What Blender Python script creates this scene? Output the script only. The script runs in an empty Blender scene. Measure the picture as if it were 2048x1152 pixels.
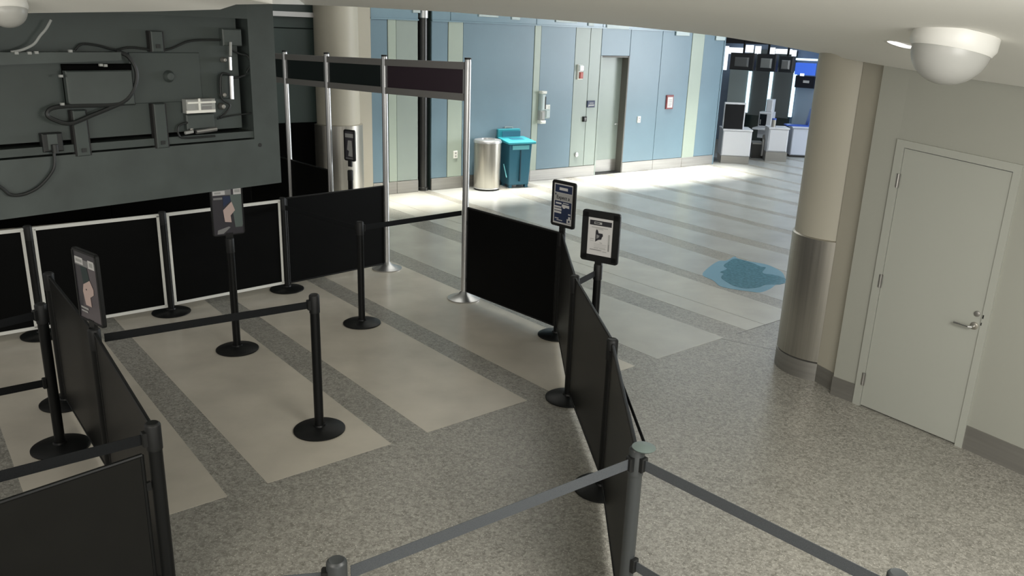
import bpy, math, random
import numpy as np
from mathutils import Vector, Matrix
random.seed(7)
C = bpy.context.scene.collection
SC = bpy.context.scene
pi = math.pi

# ------------------------------------------------------------------ camera
FPX, PITCH, ROLL, CAMH = 1635.8, math.radians(17.264), math.radians(-1.984), 2.6957
def _axes():
    f = np.array([0, math.cos(PITCH), -math.sin(PITCH)]); r = np.array([1., 0, 0]); d = np.cross(f, r)
    return np.array([r*math.cos(ROLL)+d*math.sin(ROLL), -r*math.sin(ROLL)+d*math.cos(ROLL), f])
AX = _axes()
cam_d = bpy.data.cameras.new('camera'); cam = bpy.data.objects.new('camera', cam_d); C.objects.link(cam)
m = Matrix.Identity(4)
for i in range(3):
    m[i][0] = AX[0][i]; m[i][1] = -AX[1][i]; m[i][2] = -AX[2][i]
m[2][3] = CAMH
cam.matrix_world = m
cam_d.sensor_width = 36; cam_d.lens = 36*FPX/2048; cam_d.clip_start = .05; cam_d.clip_end = 200
SC.camera = cam

# ------------------------------------------------------------------ light
SC.view_settings.view_transform = 'Standard'; SC.view_settings.look = 'None'
SC.view_settings.gamma = 1; SC.view_settings.use_curve_mapping = False
SC.view_settings.exposure = 0.0
W = bpy.data.worlds.new('world'); SC.world = W; W.use_nodes = True
W.node_tree.nodes['Background'].inputs[0].default_value = (1, .985, .94, 1)
W.node_tree.nodes['Background'].inputs[1].default_value = .5
def area(name, loc, target, sx, sy, power, col, spread=180):
    l = bpy.data.lights.new(name, 'AREA'); l.shape = 'RECTANGLE'; l.size = sx; l.size_y = sy
    l.energy = power; l.color = col; l.spread = math.radians(spread)
    o = bpy.data.objects.new(name, l); C.objects.link(o); o.location = loc
    o.rotation_euler = (Vector(target)-Vector(loc)).to_track_quat('-Z', 'Y').to_euler()
    return o
WARM = (1, .95, .84); NEUT = (1, .98, .92); COOL = (.74, .86, 1)
area('near_ceiling_light', (1.9, 1.6, 2.55), (1.9, 2.6, 0), 1.5, 1.5, 122, NEUT)
area('near_ceiling_light', (-2.2, .2, 2.6), (-1.2, 3, 0), 1.6, 1.5, 62, WARM)
area('rear_fill_light', (2.2, -4.2, 1.5), (1.0, 6, 1.7), 7, 2.4, 130, (1, .985, .93))  # unseen fill added behind the camera to brighten ceiling and fronts
area('hall_ceiling_light', (.5, 11.5, 3.95), (.5, 11.5, 0), 5, 3, 62, NEUT)
area('hall_ceiling_light', (5.0, 15.5, 3.95), (5.0, 15.5, 0), 4, 3, 55, (.86, .93, 1))
area('hall_ceiling_light', (8.5, 19.5, 3.95), (8.5, 19.5, 0), 3, 3, 110, COOL)
area('hall_window_light', (12.5, 14.5, 2.3), (1.5, 7.0, 0), 5, 3, 800, (.92, .96, 1))
# slot lights washing the floor along the panelled wall
for wx, wy, L_, p_ in ((3.1, 16.85, 4.2, 120), (-.2, 14.4, 2.2, 45), (-1.75, 13.2, 1.0, 18)):
    o_ = area('wall_slot_light', (wx, wy, 3.9), (wx, wy, 0), L_, .12, p_, (1, .97, .88), 34)
    o_.rotation_euler = (0, 0, math.radians(37.5))

# ------------------------------------------------------------------ pixel helpers (measure real positions on the floor and on walls)
def ray(px, py):
    return np.array([(px-1024)/FPX, (py-576)/FPX, 1.0]) @ AX
def G(px, py, z=0.0):
    d = ray(px, py); t = (z-CAMH)/d[2]; p = d*t; return Vector((p[0], p[1], z))
def PJ(x, y, z):
    v = AX @ np.array([x, y, z-CAMH]); return 1024+FPX*v[0]/v[2], 576+FPX*v[1]/v[2]
def HZ(x, y, py):
    lo, hi = -3., 8.
    for _ in range(50):
        mid = (lo+hi)/2
        if PJ(x, y, mid)[1] > py: lo = mid
        else: hi = mid
    return lo
class Pl:
    """a vertical plane from A to B (left to right as seen); (s, z) coordinates; viewer is on its -y side"""
    def __init__(s, A, B):
        s.o = Vector((A[0], A[1], 0)); d = Vector((B[0]-A[0], B[1]-A[1], 0)); s.L = d.length; s.d = d.normalized()
        s.yaw = math.atan2(s.d.y, s.d.x); s.n = Vector((-s.d.y, s.d.x, 0))
    def at(s, px, py, off=0.0):
        r = ray(px, py); r = Vector(r); q = s.o+s.n*off
        t = (q-Vector((0, 0, CAMH))).dot(s.n)/r.dot(s.n)
        p = Vector((0, 0, CAMH))+r*t
        return (p-s.o).dot(s.d), p.z
    def w(s, a, y=0, z=0): return s.o+s.d*a+s.n*y+Vector((0, 0, z))

# ------------------------------------------------------------------ materials
def lin(c):
    return tuple((x/255/12.92 if x/255 <= .04045 else ((x/255+.055)/1.055)**2.4) for x in c)
def mat(name, col, rough=.5, metal=0., spec=.5, emit=None, es=1., noise=None, alpha=None, trans=0., coat=0.):
    """col linear rgb; noise=(scale, amount[, stretch xyz])"""
    m = bpy.data.materials.new(name); m.use_nodes = True; nt = m.node_tree; b = nt.nodes['Principled BSDF']
    b.inputs['Base Color'].default_value = (*col, 1); b.inputs['Roughness'].default_value = rough
    b.inputs['Metallic'].default_value = metal; b.inputs['Specular IOR Level'].default_value = spec
    b.inputs['Coat Weight'].default_value = coat
    if trans: b.inputs['Transmission Weight'].default_value = trans
    if alpha is not None: b.inputs['Alpha'].default_value = alpha
    if emit: b.inputs['Emission Color'].default_value = (*emit, 1); b.inputs['Emission Strength'].default_value = es
    if noise:
        tc = nt.nodes.new('ShaderNodeTexCoord'); mp = nt.nodes.new('ShaderNodeMapping'); n = nt.nodes.new('ShaderNodeTexNoise')
        n.inputs['Scale'].default_value = noise[0]; n.inputs['Detail'].default_value = 4
        if len(noise) > 2: mp.inputs['Scale'].default_value = noise[2]
        r = nt.nodes.new('ShaderNodeValToRGB'); a = noise[1]
        r.color_ramp.elements[0].position = .3; r.color_ramp.elements[1].position = .7
        r.color_ramp.elements[0].color = (*[x*(1-a) for x in col], 1); r.color_ramp.elements[1].color = (*[min(1, x*(1+a)) for x in col], 1)
        L = nt.links.new
        L(tc.outputs['Object'], mp.inputs[0]); L(mp.outputs[0], n.inputs['Vector']); L(n.outputs['Fac'], r.inputs[0]); L(r.outputs[0], b.inputs['Base Color'])
        if len(noise) > 3:
            mr = nt.nodes.new('ShaderNodeMapRange'); mr.inputs[3].default_value = max(.02, rough-noise[3]); mr.inputs[4].default_value = rough+noise[3]
            L(n.outputs['Fac'], mr.inputs[0]); L(mr.outputs[0], b.inputs['Roughness'])
    return m
def terrazzo(name, base, light, dark, rough):
    m = bpy.data.materials.new(name); m.use_nodes = True; nt = m.node_tree; b = nt.nodes['Principled BSDF']; L = nt.links.new
    tc = nt.nodes.new('ShaderNodeTexCoord')
    def noise(scale, det, dist=0):
        n = nt.nodes.new('ShaderNodeTexNoise'); n.inputs['Scale'].default_value = scale; n.inputs['Detail'].default_value = det
        n.inputs['Distortion'].default_value = dist; L(tc.outputs['Object'], n.inputs['Vector']); return n
    def ramp(src, p0, c0, p1, c1):
        r = nt.nodes.new('ShaderNodeValToRGB'); e = r.color_ramp.elements
        e[0].position = p0; e[0].color = (*c0, 1); e[1].position = p1; e[1].color = (*c1, 1); L(src, r.inputs[0]); return r
    def mix(f, a, bb, t='MIX'):
        x = nt.nodes.new('ShaderNodeMixRGB'); x.blend_type = t
        if hasattr(f, 'name'): L(f, x.inputs[0])
        else: x.inputs[0].default_value = f
        for k, v in ((1, a), (2, bb)):
            if isinstance(v, tuple): x.inputs[k].default_value = (*v, 1)
            else: L(v, x.inputs[k])
        return x.outputs[0]
    v = nt.nodes.new('ShaderNodeTexVoronoi'); v.inputs['Scale'].default_value = 58; L(tc.outputs['Object'], v.inputs['Vector'])
    sep = nt.nodes.new('ShaderNodeSeparateColor'); L(v.outputs['Color'], sep.inputs[0])
    chip = ramp(sep.outputs[0], .0, dark, 1., light)
    n1 = noise(34, 3, 1.6)
    c = ramp(n1.outputs['Fac'], .38, dark, .64, light).outputs[0]
    c = mix(.5, c, chip.outputs[0])
    c = mix(.22, c, base)
    wv = noise(110, 2)
    spk = ramp(wv.outputs['Fac'], .63, (0, 0, 0), .69, (1, 1, 1))
    c = mix(spk.outputs[0], c, tuple(min(1, x*1.5) for x in light))
    big = noise(1.3, 3)
    c = mix(1.0, c, ramp(big.outputs['Fac'], .3, (.93, .93, .93), .7, (1.05, 1.05, 1.05)).outputs[0], 'MULTIPLY')
    L(c, b.inputs['Base Color']); b.inputs['Roughness'].default_value = rough; b.inputs['Specular IOR Level'].default_value = .36
    return m
M = {}
M['terrazzo'] = terrazzo('dark_terrazzo', (.265, .255, .225), (.44, .425, .38), (.14, .135, .115), .30)
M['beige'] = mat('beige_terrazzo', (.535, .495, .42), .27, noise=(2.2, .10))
M['beige2'] = mat('beige_terrazzo_far_lit', (.37, .375, .355), .27, noise=(1.7, .10))  # same beige, greyed and darkened: the hall's cooler light put into its colour
M['beigem'] = mat('beige_terrazzo_mid_lit', (.45, .44, .39), .27, noise=(1.9, .10))  # step between the two, hall light partly put into the colour
M['joint'] = mat('joint_metal', (.12, .12, .11), .4)
M['paint'] = mat('cream_paint', (.34, .342, .30), .55, noise=(.7, .03))
M['ceil'] = mat('ceiling_paint', (.88, .875, .83), .8, noise=(.5, .03))
M['doorp'] = mat('door_paint', (.385, .392, .35), .42, noise=(.8, .02))
M['steel'] = mat('brushed_steel', (.44, .42, .375), .34, .88, noise=(3, .12, (14, 14, .25), .06))
M['steelb'] = mat('base_steel', (.34, .33, .31), .42, .75, noise=(3, .1, (.3, .3, 8)))
M['alu'] = mat('satin_aluminium', (.56, .56, .56), .32, .9)
M['railg'] = mat('header_rail_grey', (.27, .26, .25), .38, .3)
M['chrome'] = mat('chrome', (.75, .75, .75), .12, 1.)
M['black'] = mat('black_powder_coat', (.0055, .006, .006), .42, spec=.25)
M['blackm'] = mat('black_plastic', (.008, .0085, .0085), .5, spec=.35)
M['greyp'] = mat('grey_coat', (.040, .044, .045), .42)  # front posts and belts in a grey lighter than the black ones
M['beltg'] = mat('grey_belt_webbing', (.062, .068, .075), .55, noise=(300, .2))
M['belt'] = mat('black_belt_webbing', (.009, .010, .011), .65, spec=.15, noise=(300, .25))
M['vinyl'] = mat('black_vinyl', (.0018, .0020, .0020), .55, spec=.10, noise=(3, .2))
M['vinyl2'] = mat('black_satin_vinyl', (.0060, .0060, .0052), .42, spec=.28, noise=(3, .2))
M['void'] = mat('matt_black', (.0015, .0015, .0015), .8, spec=.05)
M['white'] = mat('white_trim', (.85, .85, .80), .5)
M['dgrey'] = mat('dark_grey_paint', (.044, .056, .053), .5, noise=(2.5, .12))
M['dgrey2'] = mat('dark_grey_paint_worn', (.052, .064, .061), .48, noise=(5, .16))
M['dgreyd'] = mat('dark_grey_recess', (.036, .045, .043), .55, noise=(3, .12))
M['wire'] = mat('black_cable', (.012, .014, .014), .5)
M['wirew'] = mat('grey_cable', (.32, .33, .32), .5)
M['blue'] = mat('blue_panel', (.150, .232, .285), .34, noise=(1.2, .05))
M['blue2'] = mat('blue_panel_upper', (.20, .30, .36), .25, noise=(1.2, .05))
M['green'] = mat('pale_green_panel', (.36, .42, .36), .35, noise=(1.5, .03))
M['greyg'] = mat('grey_green_panel', (.29, .34, .31), .35, noise=(1.5, .03))
M['pale'] = mat('pale_plate', (.48, .56, .56), .4)
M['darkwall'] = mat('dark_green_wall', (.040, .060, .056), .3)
M['colbeige'] = mat('column_beige', (.43, .405, .335), .5, noise=(.8, .04))
M['coldark'] = mat('dark_steel_post', (.05, .05, .048), .3, .6)
M['teal'] = mat('teal_plastic', (.030, .25, .31), .4)
M['teald'] = mat('dark_teal_plastic', (.016, .105, .16), .42)
M['cyanl'] = mat('pale_cyan_label', (.12, .40, .44), .5)
M['purple'] = mat('dark_purple_panel', (.040, .024, .034), .3)
M['gpanel'] = mat('dark_green_panel', (.010, .015, .015), .3)
M['paper'] = mat('white_paper', (.62, .61, .60), .5)
M['ink'] = mat('black_ink', (.02, .02, .025), .5)
M['grey'] = mat('grey_print', (.22, .22, .22), .5)
M['greyl'] = mat('light_grey_print', (.38, .38, .37), .5)
M['navy'] = mat('navy_print', (.015, .028, .075), .45)
M['charc'] = mat('charcoal_print', (.045, .042, .050), .35)
M['charcp'] = mat('plum_grey_print', (.105, .09, .10), .3)
M['dteal'] = mat('dark_teal_print', (.012, .030, .030), .4)
M['skin'] = mat('pale_pink_print', (.55, .42, .38), .5)
M['sage'] = mat('grey_green_print', (.11, .14, .13), .4)
M['red'] = mat('red_plastic', (.42, .07, .05), .4)
M['redf'] = mat('dark_red_frame', (.22, .05, .05), .4)
M['kiosk'] = mat('white_counter', (.62, .63, .66), .4)
M['kioskc'] = mat('cool_white_counter', (.60, .64, .74), .4)
M['screen'] = mat('black_screen', (.006, .007, .009), .15)
M['dkscreen'] = mat('dark_display_back', (.03, .032, .036), .35)
M['glass'] = mat('smoked_glass', (.19, .205, .20), .5, spec=.3, alpha=.75)
M['bglass'] = mat('pale_glass', (.5, .6, .7), .08, alpha=.35)
M['navyf'] = mat('dark_navy_fascia', (.01, .011, .02), .4)
M['royal'] = mat('royal_blue_plastic', (.03, .09, .45), .35)
M['bluegrey'] = mat('blue_grey_wall', (.22, .30, .42), .45)
M['lamp'] = mat('lamp_lens', (.9, .9, .9), .3, emit=(.95, .96, 1), es=9)
M['tube'] = mat('cool_light_tube', (.8, .9, 1), .3, emit=(.62, .88, 1), es=1.5)
M['tubew'] = mat('white_light_box', (.8, .85, .9), .3, emit=(.85, .92, 1), es=1.25)
M['bluescr'] = mat('blue_backlit_sign', (.02, .05, .3), .3, emit=(.05, .14, .62), es=1.0)
M['dome'] = mat('white_dome_plastic', (.74, .735, .70), .4)
M['domeg'] = mat('light_grey_dome', (.42, .42, .40), .35)
M['rubber'] = mat('black_rubber', (.012, .012, .012), .7)

# ------------------------------------------------------------------ mesh builder
class MB:
    def __init__(s): s.v = []; s.f = []
    def add(s, vs, fs):
        o = len(s.v); s.v += [tuple(v) for v in vs]; s.f += [tuple(i+o for i in f) for f in fs]; return s
    def hexa(s, p):      # 8 points: bottom 4 ccw, top 4 ccw
        return s.add(p, [(3, 2, 1, 0), (4, 5, 6, 7), (0, 1, 5, 4), (1, 2, 6, 5), (2, 3, 7, 6), (3, 0, 4, 7)])
    def box(s, x0, x1, y0, y1, z0, z1):
        return s.hexa([(x0, y0, z0), (x1, y0, z0), (x1, y1, z0), (x0, y1, z0), (x0, y0, z1), (x1, y0, z1), (x1, y1, z1), (x0, y1, z1)])
    def bbox(s, x0, x1, y0, y1, z0, z1, b=.01):   # box with chamfered edges seen from the front (-y) and top
        b = min(b, (x1-x0)/3, (y1-y0)/3, (z1-z0)/3)
        lv = []
        for y, i in ((y1, 0), (y0+b, 0), (y0, b)):
            lv.append([(x0+i, y, z0+i), (x1-i, y, z0+i), (x1-i, y, z1-i), (x0+i, y, z1-i)])
        vs = [p for l in lv for p in l]; fs = [(0, 1, 2, 3)[::1], (11, 10, 9, 8)]
        for k in range(2):
            for i in range(4):
                j = (i+1) % 4; fs.append((k*4+j, k*4+i, k*4+4+i, k*4+4+j))
        return s.add(vs, [tuple(reversed(f)) for f in fs])
    def prism(s, poly, y0, y1):    # polygon in xz (ccw seen from -y), extruded along y
        n = len(poly); vs = [(x, y0, z) for x, z in poly]+[(x, y1, z) for x, z in poly]
        fs = [tuple(range(n)), tuple(range(2*n-1, n-1, -1))]+[((i+1) % n, i, i+n, (i+1) % n+n) for i in range(n)]
        return s.add(vs, fs)
    def plan(s, poly, z0, z1):     # polygon in xy (ccw from above), extruded along z
        n = len(poly); vs = [(x, y, z0) for x, y in poly]+[(x, y, z1) for x, y in poly]
        fs = [tuple(range(n-1, -1, -1)), tuple(range(n, 2*n))]+[(i, (i+1) % n, (i+1) % n+n, i+n) for i in range(n)]
        return s.add(vs, fs)
    def lathe(s, prof, n=32, c=(0, 0), a0=0., a1=2*pi):
        full = abs(a1-a0-2*pi) < 1e-6; k = n if full else n+1; vs = []; fs = []
        for r, z in prof:
            for i in range(k):
                a = a0+(a1-a0)*i/n; vs.append((c[0]+r*math.cos(a), c[1]+r*math.sin(a), z))
        for j in range(len(prof)-1):
            for i in range(n):
                i2 = (i+1) % k; fs.append((j*k+i, j*k+i2, (j+1)*k+i2, (j+1)*k+i))
        if full:
            fs.append(tuple(range(k-1, -1, -1))); fs.append(tuple((len(prof)-1)*k+i for i in range(k)))
        return s.add(vs, fs)
    def tube(s, pts, r, n=8):
        pts = [Vector(p) for p in pts]; rings = []; up0 = None
        for i, p in enumerate(pts):
            t = (pts[min(i+1, len(pts)-1)]-pts[max(i-1, 0)]).normalized()
            ref = Vector((0, 0, 1)) if abs(t.z) < .95 else Vector((1, 0, 0))
            if up0 is not None and abs(up0.dot(t)) < .95: ref = up0
            a = t.cross(ref).normalized(); b = a.cross(t).normalized(); up0 = b
            rings.append([p+(a*math.cos(2*pi*k/n)+b*math.sin(2*pi*k/n))*r for k in range(n)])
        vs = [v for q in rings for v in q]; fs = []
        for j in range(len(pts)-1):
            for i in range(n): fs.append((j*n+i, (j+1)*n+i, (j+1)*n+(i+1) % n, j*n+(i+1) % n))
        fs.append(tuple(range(n))); fs.append(tuple(len(vs)-1-i for i in range(n)))
        return s.add(vs, fs)
def obj(name, mb, mt, parent=None, smooth=True, bevel=0, label=None):
    me = bpy.data.meshes.new(name); me.from_pydata(mb.v, [], mb.f); me.update()
    if smooth:
        me.polygons.foreach_set('use_smooth', [True]*len(me.polygons)); me.set_sharp_from_angle(angle=math.radians(35))
    me.materials.append(M[mt] if isinstance(mt, str) else mt)
    o = bpy.data.objects.new(name, me); C.objects.link(o)
    if parent: o.parent = parent
    if bevel:
        b = o.modifiers.new('bevel', 'BEVEL'); b.width = bevel; b.segments = 2; b.limit_method = 'ANGLE'
    if label: o['label'] = label
    return o
def thing(name, label, cat, loc=(0, 0, 0), rz=0., group=None):
    o = bpy.data.objects.new(name, None); o.empty_display_size = .1; C.objects.link(o); o.location = loc; o.rotation_euler = (0, 0, rz)
    o['label'] = label; o['category'] = cat
    if group: o['group'] = group
    return o
def struct(o, label=None, cat='structure'):
    o['kind'] = 'structure'
    if label: o['label'] = label; o['category'] = cat
    return o
def sroot(name, label, cat, loc, rz):
    o = thing(name, label, cat, loc, rz); o['kind'] = 'structure'; return o
def text(name, body, size, mt, parent, x, y, z, width=None):
    cu = bpy.data.curves.new(name, 'FONT'); cu.body = body; cu.size = size; cu.align_x = 'CENTER'; cu.align_y = 'CENTER'; cu.extrude = .0004
    tmp = bpy.data.objects.new(name, cu); me = bpy.data.meshes.new_from_object(tmp); bpy.data.objects.remove(tmp); me.materials.clear(); me.materials.append(M[mt])
    o = bpy.data.objects.new(name, me); C.objects.link(o); o.parent = parent
    o.location = (x, y, z); o.rotation_euler = (pi/2, 0, 0); return o

# ------------------------------------------------------------------ floor
SA = math.radians(-50.57)
ST, SN = Vector((math.cos(SA), math.sin(SA), 0)), Vector((-math.sin(SA), math.cos(SA), 0))
def fl(o, t, z=0.): return SN*o+ST*t+Vector((0, 0, z))
floor = obj('floor', MB().plan([(-14, -4), (16, -4), (26, 34), (-14, 34)], -.12, 0), 'terrazzo', smooth=False)
struct(floor, 'speckled grey terrazzo floor with beige inlaid bands', 'floor')
# beige bands: (near edge offset at t=-4.35, at t=-11.5), (far edge ...)
bands = [((-2.9, -2.9), (-2.0, -2.0)), ((-1.75, -1.75), (-.85, -.85)), ((-.62, -.55), (.26, .30)), ((.47, .66), (1.44, 1.56)), ((1.69, 1.74), (2.57, 2.62)),
         ((2.86, 2.84), (3.775, 3.74)), ((4.03, 3.93), (4.985, 4.93)), ((5.27, 5.20), (6.22, 6.18)), ((6.575, 6.55), (6.868, 6.85)), ((6.878, 6.86), (7.455, 7.72)),
         ((7.71, 7.90), (8.36, 9.05)), ((8.73, 9.28), (9.51, 9.66)), ((9.78, 9.98), (10.52, 10.95)), ((10.72, 11.2), (11.52, 11.95)),
         ((11.72, 12.13), (12.40, 13.08)), ((12.62, 13.30), (13.2, 14.25)), ((13.38, 14.46), (14.0, 15.12)), ((14.15, 15.25), (14.95, 16.02)), ((15.1, 16.2), (15.9, 16.8)), ((16.1, 17.0), (16.9, 17.8)), ((17.1, 18.0), (17.9, 18.8))]
ENDT = -4.36
for k, ((a0, a1), (b0, b1)) in enumerate(bands):
    t0 = ENDT if k < 10 else -2.0
    def off(p, q, t): return p+(q-p)*(t+4.35)/(-7.15)
    t1 = -12.8
    pts = [fl(off(a0, a1, t0), t0), fl(off(b0, b1, t0), t0), fl(off(b0, b1, t1), t1), fl(off(a0, a1, t1), t1)]
    if k < 2: pts = [fl(a0, ENDT), fl(b0, ENDT), fl(b0, t1), fl(a0, t1)]
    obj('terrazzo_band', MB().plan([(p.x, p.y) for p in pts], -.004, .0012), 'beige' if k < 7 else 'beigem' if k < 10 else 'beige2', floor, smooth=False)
jm = MB()
for a, b in (((1380, 664), (1568, 704)),):
    A, B = G(*a), G(*b); n = Vector((-(B-A).y, (B-A).x, 0)).normalized()*.004
    jm.plan([(q.x, q.y) for q in (A-n, B-n, B+n, A+n)], -.002, .0006)
A, B = fl(6.4, ENDT+.006), fl(8.4, ENDT+.006); n = ST*.004
jm.plan([(q.x, q.y) for q in (A+n, B+n, B-n, A-n)], -.002, .0006)
obj('floor_joint', jm, 'joint', floor, smooth=False)

# ------------------------------------------------------------------ ceiling (low soffit over the near area, high hall ceiling beyond)
edge_px = [(-420, 34), (0, 27), (300, 23), (440, 19), (472, 9), (545, 8), (610, 9.5), (700, 13), (900, 24), (1000, 32), (1130, 41.5), (1260, 53), (1360, 63), (1450, 74), (1550, 90), (1625, 104), (1648, 109)]
bnd = []
for px, py in edge_px:
    y = 3.1+(px+420)/965*1.35 if px <= 545 else 6.9 if px < 1400 else 6.9-.15*(px-1400)/250
    r = ray(px, py); t = y/r[1]; bnd.append(Vector((r[0]*t, y, CAMH+r[2]*t)))
gk, gj, gj2, gr2, gwr = G(1661.5, 787.5), G(1707, 805), G(1720, 812), G(1925, 895), G(2048, 950)
for px, py in [(1700, 119), (1760, 130), (1850, 145), (1950, 160), (2048, 174), (2200, 196)]:
    # on the door wall line
    A, B = gk, gwr; pl = Pl(A, B); s_, z_ = pl.at(px, py); q = pl.w(s_); bnd.append(Vector((q.x, q.y, z_)))
q = bnd[-1]+(bnd[-1]-bnd[-2])*3; bnd.append(Vector((q.x, q.y, bnd[-1].z)))
nB = len(bnd); NV = 12; vs = []; fs = []
for j in range(NV+1):
    v = j/NV
    for i, b in enumerate(bnd):
        u = i/(nB-1); c = Vector((-5.5+9.5*u, -2.5-1.0*u, 0))
        p = b.lerp(c, v); z = b.z+(3.02-b.z)*(1-(1-v)**1.7)
        vs.append((p.x, p.y, z))
for j in range(NV):
    for i in range(nB-1):
        fs.append((j*nB+i, j*nB+i+1, (j+1)*nB+i+1, (j+1)*nB+i))
n0 = len(vs)
for b in bnd: vs.append((b.x+.02, b.y+.03, 4.2))      # fascia rising from the soffit edge
for i in range(nB-1): fs.append((i+1, i, n0+i, n0+i+1))
ceil = obj('ceiling', MB().add(vs, fs), 'ceil')
struct(ceil, 'low cream painted ceiling soffit over the queue area', 'ceiling')
def ceil_z(x, y):
    hit, loc, nor, idx = ceil.ray_cast(Vector((x, y, 0)), Vector((0, 0, 1))); return (loc.z, nor) if hit else (2.8, Vector((0, 0, -1)))
hc = obj('ceiling', MB().box(-14, 26, 6.9, 34, 4.2, 4.35), 'ceil', smooth=False)
struct(hc, 'high hall ceiling beyond the soffit', 'ceiling')

# ------------------------------------------------------------------ wall_back: blue and green panelled hall wall
WB = Pl(G(785, 388), G(1437, 327))
wb = sroot('wall_back', 'hall wall of blue and pale green panels with a steel base', 'wall', WB.o, WB.yaw)
def ws(px, py=81): return WB.at(px, py)[0]
Z_BASE, Z_TOP, Z_UP = .21, 2.86, 3.6
S_L = ws(741); S_R = ws(1449)
def panel(name, s0, s1, z0, z1, mt, y0=0., th=.03, g=.004, parent=wb, label=None):
    return obj(name, MB().bbox(s0+g, s1-g, y0, y0+th, z0+g, z1-g, .004), mt, parent, smooth=False, label=label)
# backing shell behind the panels (with the doorway left open)
dL, dR = ws(1203.7), ws(1261.5); z_door = WB.at(1235, 112)[1]
gL, gR = ws(836), ws(863)
bk = MB()
bk.box(S_L, gL, .03, .5, 0, 4.2); bk.box(gR, dL, .03, .5, 0, 4.2); bk.box(dR, S_R, .03, .5, 0, 4.2)
bk.box(gL, gR, .28, .5, 0, 4.2); bk.box(dL, dR, .03, .5, z_door+.02, 4.2)
obj('wall_core', bk, 'darkwall', wb, smooth=False)
cols = [(741, 775, 'blue'), (775, 792, 'green'), (792, 836, 'greyg'), (863, 896, 'blue'), (896, 926, 'green'), (926, 1069, 'blue'), (1069, 1082, 'green'),
        (1082, 1151.5, 'blue'), (1151.5, 1181, 'greyg'), (1181, 1203.7, 'greyg'), (1261.5, 1325, 'blue'), (1325, 1384.5, 'blue'), (1384.5, 1409, 'green'), (1409, 1449, 'blue')]
for a, b, mt in cols:
    z0 = Z_BASE-.035 if mt == 'green' and a > 1000 else Z_BASE
    panel('wall_panel', ws(a), ws(b), z0, Z_TOP, mt, y0=-.008 if mt == 'green' else 0)
panel('wall_panel', dL, dR, z_door, Z_TOP, 'blue')
for a, b in [(741, 836), (863, 900), (900, 1071), (1071, 1203.7), (1203.7, 1325), (1325, 1449)]:
    panel('wall_panel', ws(a), ws(b), Z_TOP+.006, 4.0, 'blue2', y0=-.012)
for a, b in [(741, 791), (791, 836), (863, 926), (926, 1069), (1069, 1203.7), (1261.5, 1325), (1325, 1385), (1385, 1449)]:
    panel('kick_plate', ws(a), ws(b), 0, Z_BASE, 'steelb', y0=-.012, th=.04, g=.002)
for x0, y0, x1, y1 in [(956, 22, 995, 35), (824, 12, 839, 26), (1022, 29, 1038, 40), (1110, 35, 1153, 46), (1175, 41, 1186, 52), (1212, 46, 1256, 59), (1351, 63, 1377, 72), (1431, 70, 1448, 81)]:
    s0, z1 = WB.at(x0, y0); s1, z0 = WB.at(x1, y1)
    obj('reflection_plate', MB().bbox(s0, s1, -.035, -.012, z0, z1+.03, .006), 'pale', wb, smooth=False)  # pale plates standing in for reflections on the upper wall panels
obj('cornice_lip', MB().box(S_L, gL, -.03, 0, Z_TOP-.012, Z_TOP+.012).box(gR, S_R, -.03, 0, Z_TOP-.010, Z_TOP+.010), 'blue2', wb, smooth=False)
# end return at the right end of the wall
obj('wall_return', MB().box(S_R, S_R+.04, -.01, 2.5, 0, 4.2), 'blue', wb, smooth=False)
# dark steel post in the slot
pw = MB().lathe([(.0, 0), (.10, 0), (.10, .05), (.082, .06), (.082, 4.2), (0, 4.2)], 20, ((gL+gR)/2+.02, .1))
obj('pipe_column', pw, 'coldark', wb, label='dark round steel pipe column in a black slot')
obj('pipe_collar', MB().lathe([(.0, WB.at(853, 32)[1]-.03), (.095, WB.at(853, 32)[1]-.03), (.095, WB.at(853, 20)[1]), (0, WB.at(853, 20)[1])], 20, ((gL+gR)/2+.02, .1)), 'alu', wb)
# door_2 : recessed door in the blue wall
d2 = sroot('door_2', 'grey green recessed door in the blue hall wall', 'door', WB.w(dL), WB.yaw)
dw = dR-dL; dep = .17
obj('door_leaf', MB().box(.03, dw-.03, dep, dep+.05, .02, z_door-.03), 'greyg', d2, smooth=False)
obj('door_kick_plate', MB().box(.04, dw-.04, dep-.006, dep, .03, .27), 'steelb', d2, smooth=False)
fr = MB(); fr.box(dw-.03, dw, -.01, dep+.05, 0, z_door); fr.box(0, dw, .0, dep+.05, z_door-.03, z_door)
obj('door_frame', fr, mat('door_reveal', (.12, .115, .10), .5), d2, smooth=False)
obj('door_jamb', MB().box(0, .03, -.01, dep+.05, 0, z_door), 'greyg', d2, smooth=False)
obj('door_threshold', MB().box(.03, dw-.03, .0, dep, 0, .012), 'blackm', d2, smooth=False)
obj('door_lever', MB().box(dw-.16, dw-.08, dep-.05, dep-.035, .98, 1.0).box(dw-.10, dw-.08, dep-.04, dep, .975, 1.005), 'alu', d2)
# beige column left of the panels
cL, cR = ws(627), ws(711); cc = (cL+cR)/2; cr = (cR-cL)/2
zc = WB.at(668, 246)[1]
col2 = sroot('column', 'beige round column with a steel lower sleeve beside the blue wall', 'column', WB.w(cc, -.05), WB.yaw)
obj('column_shaft', MB().lathe([(cr-.012, zc), (cr-.012, 4.2)], 40), 'colbeige', col2)
obj('column_sleeve', MB().lathe([(cr+.03, .16), (cr+.03, zc-.01), (cr-.01, zc)], 40), 'steel', col2)
obj('column_base', MB().lathe([(cr+.035, 0), (cr+.035, .16), (cr, .165)], 40), 'steelb', col2)
panel('column_panel', cR-.03, S_L, .0, 4.1, 'colbeige', y0=-.02, th=.1, label='flat beige pilaster beside the round column')
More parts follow.
